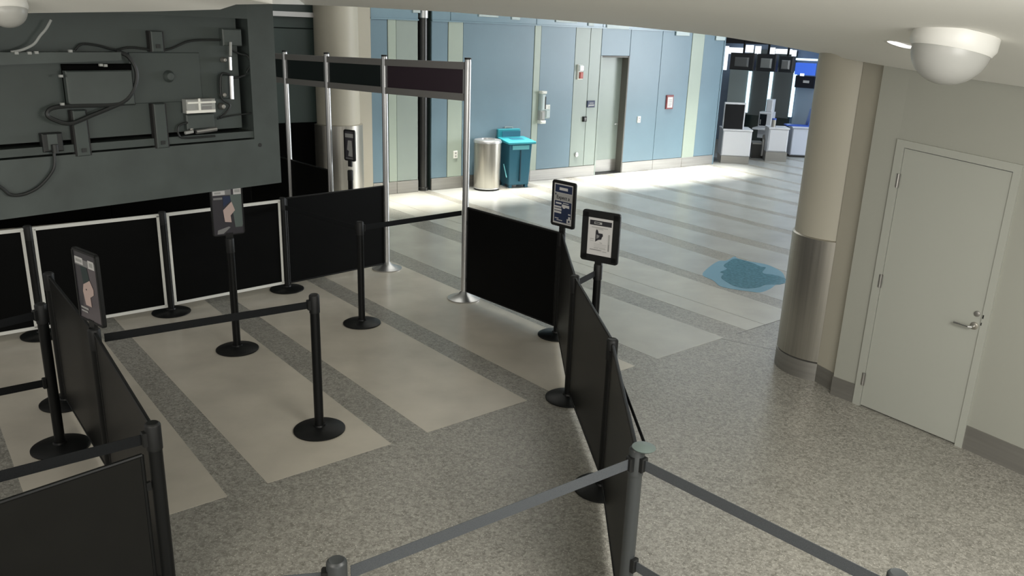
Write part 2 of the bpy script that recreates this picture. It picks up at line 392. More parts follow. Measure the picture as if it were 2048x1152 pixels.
# dark shopfront wall on the left
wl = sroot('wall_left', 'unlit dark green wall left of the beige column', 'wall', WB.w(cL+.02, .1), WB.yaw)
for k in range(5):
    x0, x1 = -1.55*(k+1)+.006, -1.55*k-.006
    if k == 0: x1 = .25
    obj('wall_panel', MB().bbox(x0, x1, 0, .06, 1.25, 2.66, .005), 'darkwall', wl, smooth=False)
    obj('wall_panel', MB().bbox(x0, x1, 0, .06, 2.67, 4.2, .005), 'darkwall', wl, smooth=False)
    obj('lower_panel', MB().bbox(x0, x1, -.01, .06, .0, 1.24, .005), 'void', wl, smooth=False)  # lower wall panels in matt black, darker than those above
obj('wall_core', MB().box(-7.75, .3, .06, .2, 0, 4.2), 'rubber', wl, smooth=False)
zt = WB.at(600, 29)[1]
obj('ledge_rail', MB().box(-7.75, .0, -.10, .02, zt-.035, zt+.035), 'alu', wl, smooth=False)

# small things on the back wall
def onwall(name, label, cat, px, py, group=None):
    s, z = WB.at(px, py); return thing(name, label, cat, WB.w(s, -.012, z), WB.yaw, group)
PXM = 1/108.
def outlet(px, py, label):
    o = onwall('wall_outlet', label, 'outlet', px, py)
    obj('cover_plate', MB().bbox(-.042, .042, -.012, .012, -.065, .065, .006), 'white', o, smooth=False)
    for k in (-1, 1): obj('socket', MB().box(-.017, .017, -.014, -.012, k*.026-.015, k*.026+.015), 'greyl', o, smooth=False)
outlet(910, 309, 'white wall outlet low on a green strip left of the bins')
outlet(1277, 239, 'white wall switch plate on blue panel right of recessed door')
st = onwall('alarm_strobe', 'white and red fire alarm strobe high on the grey green panel', 'alarm', 1159, 144)
obj('backplate', MB().bbox(-.065, .065, -.02, .012, -.14, .14, .008), 'white', st, smooth=False)
obj('strobe_lens', MB().bbox(-.055, .055, -.06, -.02, .02, .13, .03), mat('strobe_lens', (.85, .9, .9), .2), st, smooth=False)
obj('speaker_grille', MB().bbox(-.03, .055, -.05, -.02, -.12, .0, .01), 'red', st, smooth=False)
sg = onwall('room_sign', 'small dark blue sign plaque beside the recessed door', 'sign', 1181, 208)
obj('plaque', MB().bbox(-.10, .10, -.012, .012, -.065, .065, .006), 'navy', sg, smooth=False)
obj('lettering', MB().box(-.07, .075, -.0135, -.012, -.035, -.008).box(-.075, -.055, -.0135, -.012, -.045, -.02).box(-.05, .06, -.0135, -.012, .012, .026), 'greyl', sg, smooth=False)
cr_ = onwall('card_reader', 'small black card reader below the blue plaque', 'reader', 1168, 238)
obj('reader_body', MB().bbox(-.045, .045, -.03, .012, -.05, .05, .01), 'blackm', cr_, smooth=False)
obj('reader_mark', MB().box(-.012, .012, -.0315, -.03, -.03, .03).box(-.025, .025, -.0315, -.03, .008, .02), 'grey', cr_, smooth=False)
kb = onwall('wall_cover', 'small round metal cover low on grey green panel', 'cover', 1152, 309)
o_ = obj('knob_cover', MB().lathe([(0, 0), (.045, 0), (.045, .012), (.03, .018), (0, .018)], 20), 'alu', kb); o_.rotation_euler = (pi/2, 0, 0)
nt_ = onwall('framed_notice', 'white paper notice in a red frame on blue wall', 'notice', 1338, 204)
obj('notice_frame', MB().bbox(-.105, .105, -.02, .012, -.145, .145, .008), 'redf', nt_, smooth=False)
ppr = obj('notice_paper', MB().box(-.075, .075, -.022, -.02, -.115, .105), 'paper', nt_, smooth=False)
obj('print_lines', MB().box(-.05, .05, -.0228, -.022, .04, .05).box(-.05, .05, -.0228, -.022, .0, .01).box(-.05, .05, -.0228, -.022, -.045, -.035).box(-.05, .03, -.0228, -.022, -.08, -.07), 'grey', ppr, smooth=False)
ic = onwall('wall_dispenser', 'tall slim pale dispenser with square box on blue panel edge', 'dispenser', 1083, 214)
obj('dispenser_body', MB().bbox(-.075, .025, -.09, .012, -.06, .25, .02), 'pale', ic, smooth=False)
obj('dispenser_cap', MB().bbox(-.085, .035, -.11, .012, .25, .30, .03), 'white', ic, smooth=False)
obj('dispenser_slot', MB().box(.0, .022, -.094, -.09, -.03, .20), 'blackm', ic, smooth=False)
obj('mounting_frame', MB().box(.03, .19, -.01, .012, .02, .04).box(.17, .19, -.01, .012, -.2, .02).box(.03, .17, .0, .012, -.2, .02), 'white', ic, smooth=False)
obj('side_box', MB().bbox(.035, .15, -.08, .0, -.21, -.04, .03), 'pale', ic, smooth=False)
obj('drip_tray', MB().bbox(-.10, .03, -.12, .0, -.30, -.24, .02), 'white', ic, smooth=False)
obj('valve_body', MB().bbox(-.09, .02, -.10, .0, -.24, -.06, .03), 'greyl', ic, smooth=False)

# ------------------------------------------------------------------ wall_right with door_1, near column
WR = Pl(gk, gj)
wr = sroot('wall_right', 'cream painted wall around the near door', 'wall', (0, 0, 0), 0)
def wallseg(A, B, z0, z1, mt, name, parent, front=0., th=.12, ext=0):
    pl = Pl(A, B); a = pl.w(-ext if ext < 0 else 0, front); b = pl.w(pl.L+(ext if ext > 0 else 0), front); c = pl.w(pl.L+max(ext, 0), front+th); d = pl.w(0, front+th)
    return obj(name, MB().plan([(p.x, p.y) for p in (a, b, c, d)], z0, z1), mt, parent, smooth=False)
BZ = .155
D1 = Pl(gj, gr2)
wallseg(gk, gj, 0, 3.1, 'paint', 'wall_section', wr)
wallseg(gr2, gwr, 0, 3.1, 'paint', 'wall_section', wr, ext=4.0)
zl, zr = 2.015, 1.955
dtL, dtR = D1.at(1720, 812)[0], D1.at(1912, 886)[0]
FW = .045
LW = D1.L
hd = MB(); pl = D1
def dp(s, y, z): q = pl.w(s, y, z); return (q.x, q.y, q.z)
zoL, zoR = zl+.055, zr+.05
hd.hexa([dp(0, 0, zoL), dp(LW, 0, zoR), dp(LW, .12, zoR), dp(0, .12, zoL), dp(0, 0, 3.1), dp(LW, 0, 3.1), dp(LW, .12, 3.1), dp(0, .12, 3.1)])
obj('wall_section', hd, 'paint', wr, smooth=False)
door = sroot('door_1', 'cream painted flush door with a steel lever handle', 'door', D1.o, D1.yaw)
a0, a1 = dtL, dtR
lf = MB(); yF, yB = -.008, .04
lf.hexa([(a0+.004, yF, .012), (a1-.004, yF, .012), (a1-.004, yB, .012), (a0+.004, yB, .012), (a0+.004, yF, zl-.006), (a1-.004, yF, zr-.006), (a1-.004, yB, zr-.006), (a0+.004, yB, zl-.006)])
leaf = obj('door_leaf', lf, 'doorp', door, smooth=False)
fr = MB(); fy = -.02
fr.hexa([(0, fy, 0), (a0, fy, 0), (a0, .10, 0), (0, .10, 0), (0, fy, zoL), (a0, fy, zl), (a0, .10, zl), (0, .10, zoL)])
fr.hexa([(a1, fy, 0), (LW, fy, 0), (LW, .10, 0), (a1, .10, 0), (a1, fy, zr), (LW, fy, zoR), (LW, .10, zoR), (a1, .10, zr)])
fr.hexa([(a0, fy, zl), (a1, fy, zr), (a1, .10, zr), (a0, .10, zl), (0, fy, zoL), (LW, fy, zoR), (LW, .10, zoR), (0, .10, zoL)])
obj('door_frame', fr, 'doorp', door, smooth=False)
obj('door_gap_shadow_seal', MB().box(a0, a1, .02, .06, 0, .012), 'blackm', door, smooth=False)
for py in (360, 560, 755):
    z = D1.at(1806-(py-300)*.178, py)[1]
    hb = MB().lathe([(0, z-.05), (.008, z-.05), (.008, z+.05), (0, z+.05)], 10, (a0-.001, -.022)); hb.box(a0-.016, a0+.014, -.022, -.018, z-.05, z+.05)
    obj('hinge', hb, 'steelb', door)
hs, hzz = D1.at(1950, 651); ls, lz = D1.at(1956, 627)
ro = obj('rose', MB().lathe([(0, 0), (.026, 0), (.026, .008), (.018, .012), (0, .012)], 20), 'steel', leaf); ro.location = (hs, yF, hzz); ro.rotation_euler = (pi/2, 0, 0)
obj('lever_handle', MB().tube([(hs, yF, hzz), (hs, yF-.05, hzz), (hs-.012, yF-.06, hzz), (hs-.11, yF-.06, hzz+.002), (hs-.115, yF-.045, hzz+.002)], .0095, 10), 'chrome', leaf)
lk = obj('lock_cylinder', MB().lathe([(0, 0), (.02, 0), (.02, .008), (.013, .012), (0, .012)], 18), 'steelb', leaf); lk.location = (ls, yF, lz); lk.rotation_euler = (pi/2, 0, 0)
lf2 = obj('strike_hole', MB().box(a1+.004, a1+.012, fy-.002, fy, lz-.02, lz+.005).box(a1+.002, a1+.008, fy-.002, fy, lz-.07, lz-.05), 'blackm', door, smooth=False)
# base boards
bb = wallseg(gk, gj, 0, BZ, 'steelb', 'baseboard_right', None, front=-.012, th=.012); struct(bb, 'steel baseboard between the near column and the door', 'baseboard')
bb = wallseg(gr2, gwr, 0, BZ+.02, 'steelb', 'baseboard_right', None, front=-.012, th=.012, ext=4.0); struct(bb, 'steel baseboard right of the door', 'baseboard')
# near column: curved shell, flat side strip, recess
c0, c1, c2 = G(1561, 738), G(1600, 756), G(1629, 762)
def circ(a, b, c):
    ax, ay, bx, by, cx, cy = a.x, a.y, b.x, b.y, c.x, c.y
    d = 2*(ax*(by-cy)+bx*(cy-ay)+cx*(ay-by))
    return Vector((((ax*ax+ay*ay)*(by-cy)+(bx*bx+by*by)*(cy-ay)+(cx*cx+cy*cy)*(ay-by))/d, ((ax*ax+ay*ay)*(cx-bx)+(bx*bx+by*by)*(ax-cx)+(cx*cx+cy*cy)*(bx-ax))/d, 0))
chord = c2-c0; cn = Vector((-chord.y, chord.x, 0)).normalized()
if cn.dot(c0) < 0: cn = -cn            # points away from camera
R = .34
mid = (c0+c2)/2; h = math.sqrt(max(R*R-(chord.length/2)**2, 0.0001)); cen = mid+cn*h
A0 = math.atan2(c0.y-cen.y, c0.x-cen.x); A2 = math.atan2(c2.y-cen.y, c2.x-cen.x)
while A2 < A0: A2 += 2*pi
A0b = A0-math.radians(100)
ncol = sroot('column', 'near cream column with a curved stainless steel sleeve beside the door', 'column', (cen.x, cen.y, 0), 0)
zs = HZ(c2.x, c2.y, 487); zs0 = HZ(c0.x, c0.y, 466); zs = (zs+zs0)/2
obj('column_shaft', MB().lathe([(R-.012, zs), (R-.012, 3.0)], 40, (0, 0), A0b, A2), 'colbeige', ncol)
obj('column_sleeve', MB().lathe([(R+.004, .168), (R+.004, zs-.004), (R-.012, zs+.004)], 40, (0, 0), A0b, A2), 'steel', ncol)
obj('column_base', MB().lathe([(R+.006, 0), (R+.006, .155), (R-.01, .16)], 40, (0, 0), A0b, A2), 'steelb', ncol)
obj('column_core', MB().lathe([(R-.02, 0), (R-.02, 3.0)], 40), 'rubber', ncol)
def rel(p): return (p.x-cen.x, p.y-cen.y)
e2 = Vector((cen.x+R*math.cos(A2), cen.y+R*math.sin(A2), 0)); kk = gk+(gk-gj).normalized()*.0
side = Pl(e2, kk); q1 = side.w(0, .0); q2 = side.w(side.L, .05); q3 = side.w(side.L, .2); q4 = side.w(0, .2)
obj('side_strip', MB().plan([rel(p) for p in (q1, q2, q3, q4)], .155, 3.0), 'colbeige', ncol, smooth=False)
q1 = side.w(0, -.004); q2 = side.w(side.L, .046)
obj('side_base', MB().plan([rel(p) for p in (q1, q2, q3, q4)], 0, .155), 'steelb', ncol, smooth=False)

# ------------------------------------------------------------------ ceiling fixtures
def on_ceiling(px, py):
    r = Vector(ray(px, py)); hit, loc, nor, i = ceil.ray_cast(Vector((0, 0, CAMH)), r.normalized())
    return loc, nor
loc, nor = on_ceiling(1804, 89)
dl = thing('recessed_downlight', 'round recessed downlight glowing white in the soffit', 'light', loc, 0)
nz = -nor if nor.z > 0 else nor
dl.rotation_euler = Vector((0, 0, -1)).rotation_difference(nz).to_euler()
obj('trim_ring', MB().lathe([(.085, -.004), (.105, -.006), (.105, .0), (.085, .0), (.085, -.004)], 32), 'dome', dl)
obj('lens', MB().lathe([(0, -.003), (.084, -.003), (.084, .0), (0, .0)], 32), 'lamp', dl)
def dome_fix(px, py, rpx, label, depth=.6):
    loc, nor = on_ceiling(px, py); d = loc.length; nz = -nor if nor.z > 0 else nor
    r = rpx/FPX*(loc-Vector((0, 0, CAMH))).length
    o = thing('ceiling_dome', label, 'dome', loc, 0); o.rotation_euler = Vector((0, 0, -1)).rotation_difference(nz).to_euler()
    obj('mounting_ring', MB().lathe([(0, 0), (r*1.0, 0), (r*1.02, -.3*r), (r*.94, -.45*r), (0, -.45*r)], 36), 'dome', o)
    obj('dome_cover', MB().lathe([(r*.92, -.42*r)]+[(r*.92*math.cos(a), -.42*r-r*.85*math.sin(a)) for a in [k*pi/20 for k in range(1, 10)]]+[(0.001, -.42*r-r*.85)], 36), 'domeg', o)
    return o
DM = dome_fix(1914, 66, 68, 'white domed fixture hanging from soffit near the door')

# ------------------------------------------------------------------ stanchions, belts, barrier panels, signs
def post_parts(root, h=1.0, r=.0315, pm='black', cm='blackm'):
    obj('base', MB().lathe([(0, 0), (.172, 0), (.178, .004), (.178, .012), (.165, .019), (.09, .031), (.045, .038), (.04, .05), (0, .05)], 40), 'black', root)
    obj('post', MB().lathe([(r, .045), (r, h-.13)], 24), pm, root)
    obj('cassette', MB().lathe([(r, h-.13), (r+.0035, h-.128), (r+.0035, h-.012), (r+.001, h-.006), (r-.006, h), (r-.012, h-.002), (0, h-.002)], 24), cm, root)
def clip(root, ang, z, h=.066):
    o = obj('belt_clip', MB().bbox(-.018, .018, -.052, -.03, z-h/2, z+h/2, .005), 'blackm', root, smooth=False); o.rotation_euler = (0, 0, ang+pi/2); return o
def stanchion(label, pos, h=1.0, group=None, name='stanchion', grey=False):
    o = thing(name, label, 'stanchion', (pos[0], pos[1], 0), 0, group); post_parts(o, h, .0315, *(('greyp', 'greyp') if grey else ('black', 'blackm'))); o['lighter'] = int(grey); return o
def belt(root, tgt, z0=.93, z1=None, w=.05, sag=.0, off=.05):
    z1 = z0 if z1 is None else z1
    d = Vector((tgt[0]-root.location.x, tgt[1]-root.location.y, 0)); L = d.length; u = d.normalized(); n = Vector((-u.y, u.x, 0))*.0014
    N = 12; mb = MB(); vs = []; fs = []
    for i in range(N+1):
        f = i/N; p = u*(off+(L-2*off)*f); z = z0+(z1-z0)*f-sag*4*f*(1-f)
        vs += [tuple(p-n+Vector((0, 0, z-w/2))), tuple(p+n+Vector((0, 0, z-w/2))), tuple(p+n+Vector((0, 0, z+w/2))), tuple(p-n+Vector((0, 0, z+w/2)))]
    for i in range(N):
        for k in range(4): fs.append((i*4+k, i*4+(k+1) % 4, i*4+4+(k+1) % 4, i*4+4+k))
    fs += [(3, 2, 1, 0), (N*4, N*4+1, N*4+2, N*4+3)]
    mb.add(vs, fs); obj('belt', mb, 'beltg' if root['lighter'] else 'belt', root, smooth=False)
    clip(root, math.atan2(u.y, u.x), z0)
def barrier(label, A, B, z0=.09, z1=.97, trim=False, group=None, gap=.045, mt='vinyl'):
    """panel hung between posts A and B"""
    pl = Pl(A, B) if Vector((B[0]-A[0], B[1]-A[1], 0)).cross(Vector((A[0], A[1], 0))).z > 0 or True else None
    o = thing('barrier_panel', label, 'barrier', (pl.o.x, pl.o.y, 0), pl.yaw, group)
    x0, x1 = gap, pl.L-gap
    # gently bowed vinyl sheet
    N = 8; vs = []; fs = []
    for i in range(N+1):
        x = x0+(x1-x0)*i/N
        vs += [(x, -.004, z0), (x, .004, z0), (x, .004, z1), (x, -.004, z1)]
    for i in range(N):
        for k in range(4): fs.append((i*4+(k+1) % 4, i*4+k, i*4+4+k, i*4+4+(k+1) % 4))
    fs += [(0, 1, 2, 3), (N*4+3, N*4+2, N*4+1, N*4)]
    obj('vinyl_sheet', MB().add(vs, fs), mt, o, smooth=False)
    t = 'white' if trim else 'black'; r = .012 if trim else .010
    def bar(nm, p, q):
        if trim:
            w = .014
            if abs(p[0]-q[0]) > abs(p[2]-q[2]): b = MB().box(min(p[0], q[0])-w, max(p[0], q[0])+w, -.012, .012, p[2]-w, p[2]+w)
            else: b = MB().box(p[0]-w*.85, p[0]+w*.85, -.012, .012, min(p[2], q[2]), max(p[2], q[2]))
            return obj(nm, b, t, o, smooth=False)
        return obj(nm, MB().tube([p, q], r, 8), t, o)
    bar('top_rail', (x0, 0, z1), (x1, 0, z1)); bar('bottom_rail', (x0, 0, z0), (x1, 0, z0))
    bar('side_hem', (x0, 0, z0), (x0, 0, z1)); bar('side_hem', (x1, 0, z0), (x1, 0, z1))
    for x, s in ((x0, -1), (x1, 1)):
        for z in (z0+.12, z1-.16):
            obj('hook', MB().box(min(x, x+s*gap*.42), max(x, x+s*gap*.42), -.008, .008, z-.02, z+.02), 'blackm', o, smooth=False)
    return o
def sign(root, w, h, z0, yaw, border, poster_fn, tilt=0.0):
    """frame on top of a post; local -y faces the viewer"""
    e = obj('sign_frame', frame_mb(w, h, border), 'blackm', root); e.location = (0, 0, z0); e.rotation_euler = (tilt, 0, yaw)
    obj('sign_neck', MB().box(-.03, .03, -.008, .012, z0-.07, z0+.02), 'blackm', root).rotation_euler = (0, 0, yaw)
    poster_fn(e, w-2*border, h-2*border, border)
    return e
def frame_mb(w, h, b, th=.022):
    r = .022; out = []
    for cx, cz, a0 in ((w/2-r, r, -90), (w/2-r, h-r, 0), (-w/2+r, h-r, 90), (-w/2+r, r, 180)):
        for k in range(5):
            a = math.radians(a0+90*k/4); out.append((cx+r*math.cos(a), cz+r*math.sin(a)))
    mb = MB().prism(out, -.004, th-.008)
    # raised border
    mb.box(-w/2+.012, w/2-.012, -.009, -.004, h-b, h-.004); mb.box(-w/2+.012, w/2-.012, -.009, -.004, .004, b)
    mb.box(-w/2+.002, -w/2+b, -.009, -.004, .016, h-.016); mb.box(w/2-b, w/2-.002, -.009, -.004, .016, h-.016)
    return mb
class Pst:
    """flat print on a sign: rectangles / polygons in 0..1 coordinates"""
    def __init__(s, e, w, h, b, bg): s.e, s.w, s.h, s.b = e, w, h, b; s.k = 0; s.poly('poster', [(0, 0), (1, 0), (1, 1), (0, 1)], bg)
    def poly(s, nm, pts, mt):
        y = -.0046-.0005*s.k; s.k += 1
        obj(nm, MB().prism([((x-.5)*s.w, s.b+z*s.h) for x, z in pts], y, y+.0004), mt, s.e, smooth=False)
    def rects(s, nm, rs, mt):
        y = -.0046-.0005*s.k; s.k += 1; mb = MB()
        for x0, x1, z0, z1 in rs: mb.box((x0-.5)*s.w, (x1-.5)*s.w, y, y+.0004, s.b+z0*s.h, s.b+z1*s.h)
        obj(nm, mb, mt, s.e, smooth=False)
def poster_blue(e, w, h, b):
    p = Pst(e, w, h, b, 'paper')
    p.rects('printed_field', [(.05, .95, .78, .97), (.05, .95, .04, .57)], 'navy')
    p.rects('printed_band', [(.03, .97, .58, .77)], 'greyl')
    p.rects('printed_lines', [(.28, .72, .84, .91), (.12, .42, .49, .53), (.50, .80, .52, .54), (.05, .42, .40, .44), (.05, .44, .33, .38), (.05, .43, .26, .31), (.80, .92, .26, .29), (.1, .3, .12, .14), (.2, .5, .08, .10)], 'paper')
    p.poly('printed_shape', [(.44, .45), (.52, .40), (.60, .40), (.66, .43), (.84, .42), (.84, .49), (.46, .50)], 'paper')
    p.rects('printed_box', [(.74, .97, .05, .16), (.82, .92, .16, .22)], 'paper')
    t = text('lettering', 'Expect a', .047, 'ink', e, -.0, -.0085, b+.66*h)
    p.rects('printed_dot', [(.07, .13, .71, .75)], 'navy'); p.rects('printed_dot', [(.82, .90, .08, .13)], 'navy')
def poster_white(e, w, h, b):
    p = Pst(e, w, h, b, 'paper')
    p.rects('printed_header', [(.06, .94, .80, .93)], 'ink')
    p.rects('printed_label', [(.24, .55, .835, .895)], 'greyl')
    p.rects('printed_label_text', [(.27, .46, .85, .88)], 'ink')
    p.poly('printed_picture', [(.32, .36), (.44, .42), (.56, .44), (.58, .50), (.62, .54), (.60, .60), (.44, .60), (.40, .68), (.34, .69), (.32, .64)], 'ink')
    p.poly('printed_picture', [(.36, .44), (.46, .49), (.48, .54), (.36, .56)], 'grey')
    p.rects('printed_lines', [(.15, .80, .735, .755), (.32, .62, .70, .715), (.10, .26, .42, .435), (.10, .26, .37, .38), (.27, .78, .30, .308), (.27, .78, .26, .266), (.30, .74, .22, .228), (.28, .46, .185, .20), (.5, .76, .185, .20), (.12, .6, .13, .155), (.64, .80, .11, .13), (.84, .90, .15, .60)], 'greyl')
    p.rects('printed_lines', [(.12, .55, .135, .15), (.86, .89, .16, .34), (.50, .60, .345, .355)], 'grey')
def poster_hand(e, w, h, b):
    p = Pst(e, w, h, b, 'charc')
    p.poly('printed_field', [(.0, .0), (1, .0), (1, .84), (.55, .84), (.35, .5), (.2, .2)], 'charcp')
    p.rects('printed_band', [(.02, .98, .80, .90)], 'grey')
    p.rects('printed_box', [(.05, .42, .82, .92), (.66, .93, .80, .92)], 'paper')
    p.rects('printed_box_text', [(.09, .38, .85, .89), (.72, .87, .83, .89)], 'greyl')
    p.poly('printed_phone', [(.34, .54), (.66, .60), (.58, .80), (.28, .80)], 'dteal')
    p.poly('printed_hand', [(.35, .22), (.62, .22), (.60, .36), (.78, .42), (.80, .50), (.66, .62), (.34, .53), (.28, .42)], 'skin')
    p.rects('printed_lines', [(.10, .45, .15, .18), (.10, .40, .10, .125)], 'greyl')
    p.rects('printed_dot', [(.44, .48, .455, .475)], 'ink')
def poster_hand2(e, w, h, b):
    p = Pst(e, w, h, b, 'charc')
    p.rects('printed_band', [(.02, .64, .80, .96)], 'grey')
    p.rects('printed_box', [(.04, .44, .81, .89), (.72, .98, .80, .97)], 'paper')
    p.rects('printed_box_text', [(.09, .30, .83, .87), (.76, .94, .84, .90)], 'greyl')
    p.poly('printed_tall_shape', [(.72, .13), (.95, .13), (.98, .18), (.98, .80), (.60, .80), (.66, .5)], 'sage')
    p.poly('printed_phone', [(.36, .56), (.62, .68), (.60, .78), (.36, .78)], 'navy')
    p.poly('printed_hand', [(.38, .26), (.60, .24), (.58, .38), (.74, .48), (.64, .66), (.34, .50)], 'skin')
    p.poly('printed_patch', [(.10, .02), (.30, .02), (.55, .14), (.50, .16), (.12, .10)], 'grey')
    p.rects('printed_lines', [(.04, .34, .72, .76)], 'grey')
def poster_far(e, w, h, b):
    p = Pst(e, w, h, b, 'charc')
    p.rects('printed_box', [(.02, .98, .78, .92)], 'greyl')
    p.poly('printed_hand', [(.35, .12), (.85, .10), (.85, .32), (.78, .68), (.35, .68), (.22, .34), (.45, .30)], 'greyl')
    p.rects('printed_bar', [(.05, .92, .02, .05)], 'grey')

pA, pB, pC, pD, pD2 = G(639, 860), G(724, 647), G(475, 699), G(343, 625), G(574, 579)
pQ, pI, pJ, pF, pE, pG = G(86, 671), G(133, 806), G(122, 895), G(1136, 797), G(1203, 977), G(1113, 671)
pL, pK, pH, pM, pN, pS = G(187, 656, 1), G(304, 845, 1), G(1275, 894, 1), G(673, 1119, 1), G(1797, 1145, 1), G(1197, 527, 1)
sA, sB = G(928, 597), G(774, 537)
gl = Pl(sB, sA)
def along(px):      # point on the gantry line whose post top appears at px
    lo, hi = -6., 0.
    for _ in range(50):
        mid = (lo+hi)/2; q = gl.w(mid)
        if PJ(q.x, q.y, 2.4)[0] > px: hi = mid
        else: lo = mid
    return lo
tC, tD = along(653), along(569)
sC, sD = gl.w(tC), gl.w(tD)

GB = 'black stanchions with belts'
A = stanchion('black stanchion in the middle front with belt to left sign post', pA); belt(A, pL, .93)
B = stanchion('black stanchion in the centre with belt to the chrome gantry post', pB); belt(B, sA, .935, .93); belt(B, pD2, .925, .90)
D = stanchion('black stanchion between the two wide white-trimmed barrier panels', pD)
D2 = stanchion('black stanchion where white-trimmed panel meets plain black panel', pD2)
Q = stanchion('black stanchion at left edge between two white-trimmed panels', pQ)
I = stanchion('black stanchion at rear end of the left angled barrier row', pI)
J = stanchion('black double belt stanchion standing left of angled barrier row', pJ)
for z, px_, py_ in ((.93, 0, 648), (.47, 0, 784)):
    q = G(px_, py_, z); e_ = Vector((pJ.x, pJ.y, z)); q = e_+(q-e_)*2.2; belt(J, q, z)
F = stanchion('black stanchion at the middle bend of the right barrier row', pF)
E_ = stanchion('black stanchion in front half of right barrier row', pE)
K = stanchion('tall nearest-left black stanchion beside the framed panel', pK)
q = G(0, 953, .93); q = pK+(q-pK)*2.0; belt(K, q, .93)
H = stanchion('worn grey stanchion where right barrier row meets two belts', pH, grey=True)
belt(H, pM, .93); belt(H, pN, .93); belt(H, pN, .42)
obj('bent_cap', MB().lathe([(.0, 1.004), (.045, 1.004), (.052, 1.012), (.03, 1.02), (0, 1.022)], 20, (.004, .0)), 'sage', H).rotation_euler = (.02, .02, 0)
belt(E_, pH+Vector((.04, .005, 0)), .90, .99, w=.03, off=.02)
Mst = stanchion('worn grey stanchion top at bottom edge, left end of belt', pM, grey=True)
q = G(560, 1165, .93); belt(Mst, pM+(q-pM)*4, .93)
N_ = stanchion('worn grey stanchion top at bottom right corner, end of belt', pN, grey=True)
Gs = stanchion('black stanchion topped by navy blue sign in right barrier row', pG, name='sign_stanchion')
sign(Gs, .285, .415, 1.045, math.radians(-47), .026, poster_blue)
Ls = stanchion('black stanchion topped by dark hand poster in left barrier row', pL, name='sign_stanchion')
sign(Ls, .285, .43, 1.03, math.radians(-38), .016, poster_hand)
Cs = stanchion('free-standing black post with a dark poster below hanging cabinet', pC, name='sign_stanchion')
sign(Cs, .265, .43, 1.02, math.radians(38), .010, poster_hand2)
S2 = stanchion('black stanchion topped by white paper notice in thick frame', pS, name='sign_stanchion')
sign(S2, .325, .405, 1.01, math.radians(-33), .055, poster_white)
belt(F, pS, .93)
# far sign beyond the plain black panel
r_ = ray(700, 322); d_ = 10.4/math.hypot(r_[0], r_[1]); fz = CAMH+r_[2]*d_
FS = stanchion('distant black sign post before the steel sleeved beige column', (r_[0]*d_, r_[1]*d_), name='sign_stanchion', h=min(1.0, fz-.02))
sign(FS, .19, .385, fz, math.radians(-35), .02, poster_far)

# barrier panels
qd = (pQ-pD).normalized()
barrier('white-trimmed black barrier panel cut by left picture edge', pQ+qd*1.5, pQ, trim=True, z0=.085, z1=.965)
barrier('white-trimmed black barrier panel, wide one left of centre', pQ, pD, trim=True, z0=.075, z1=.965)
barrier('white-trimmed black barrier panel behind the free-standing poster post', pD, pD2, trim=True, z0=.085, z1=.965)
barrier('plain black barrier panel ending at chrome gantry post', pD2, sB, z0=.07, z1=.985, gap=.04)
barrier('far plain black barrier panel between distant gantry posts', sD+(sD-sC)*1.2, sC, z0=.06, z1=.99)
barrier('black barrier panel from chrome gantry post to navy sign', sA, pG, z0=.09, z1=.985)
barrier('narrow edge-on black barrier panel behind middle right stanchion', pG, pF, mt='vinyl2', z0=.09, z1=.985)
barrier('black barrier panel in middle of the right row', pF, pE, mt='vinyl2', z0=.07, z1=.985)
barrier('black barrier panel nearest camera in the right row', pE, pH, mt='vinyl2', z0=.07, z1=.975)
barrier('rear black barrier panel of the left angled row', pI, pL, mt='vinyl2', z0=.05, z1=.975)
barrier('front black barrier panel of the left angled row', pL, pK, mt='vinyl2', z0=.05, z1=.975)
q = G(0, 1000, .87); kd = (q-pK); kd.z = 0; kd.normalize()
barrier('large framed black barrier panel at bottom left corner', pK+kd*1.5, pK, mt='vinyl2', z0=.08, z1=.86, gap=.06)

# ------------------------------------------------------------------ chrome gantry with header panels
gt = thing('queue_gantry', 'chrome queue entrance gantry with dark header panels', 'gantry', sB, gl.yaw)
tops = []
for s, py, nm in ((tD, 103, sD), (tC, 107, sC), (0, 112, sB), (gl.L, 118, sA)):
    z = HZ(nm.x, nm.y, py); tops.append((s, z))
    obj('gantry_post', MB().lathe([(0, .02), (.033, .02), (.033, z-.62), (.033, z-.03), (.03, z), (0, z)], 24, (s, 0)), 'alu', gt)
    obj('gantry_base', MB().lathe([(0, 0), (.172, 0), (.175, .012), (.14, .022), (.06, .055), (.036, .085), (0, .085)], 40, (s, 0)), 'alu', gt)
    obj('post_cap', MB().lathe([(0, z-.005), (.034, z-.005), (.034, z+.012), (0, z+.014)], 20, (s, 0)), 'blackm', gt)
dx = Vector((1, 0)); tops.insert(0, (tD-(tC-tD)*.9, tops[0][1]+.0))
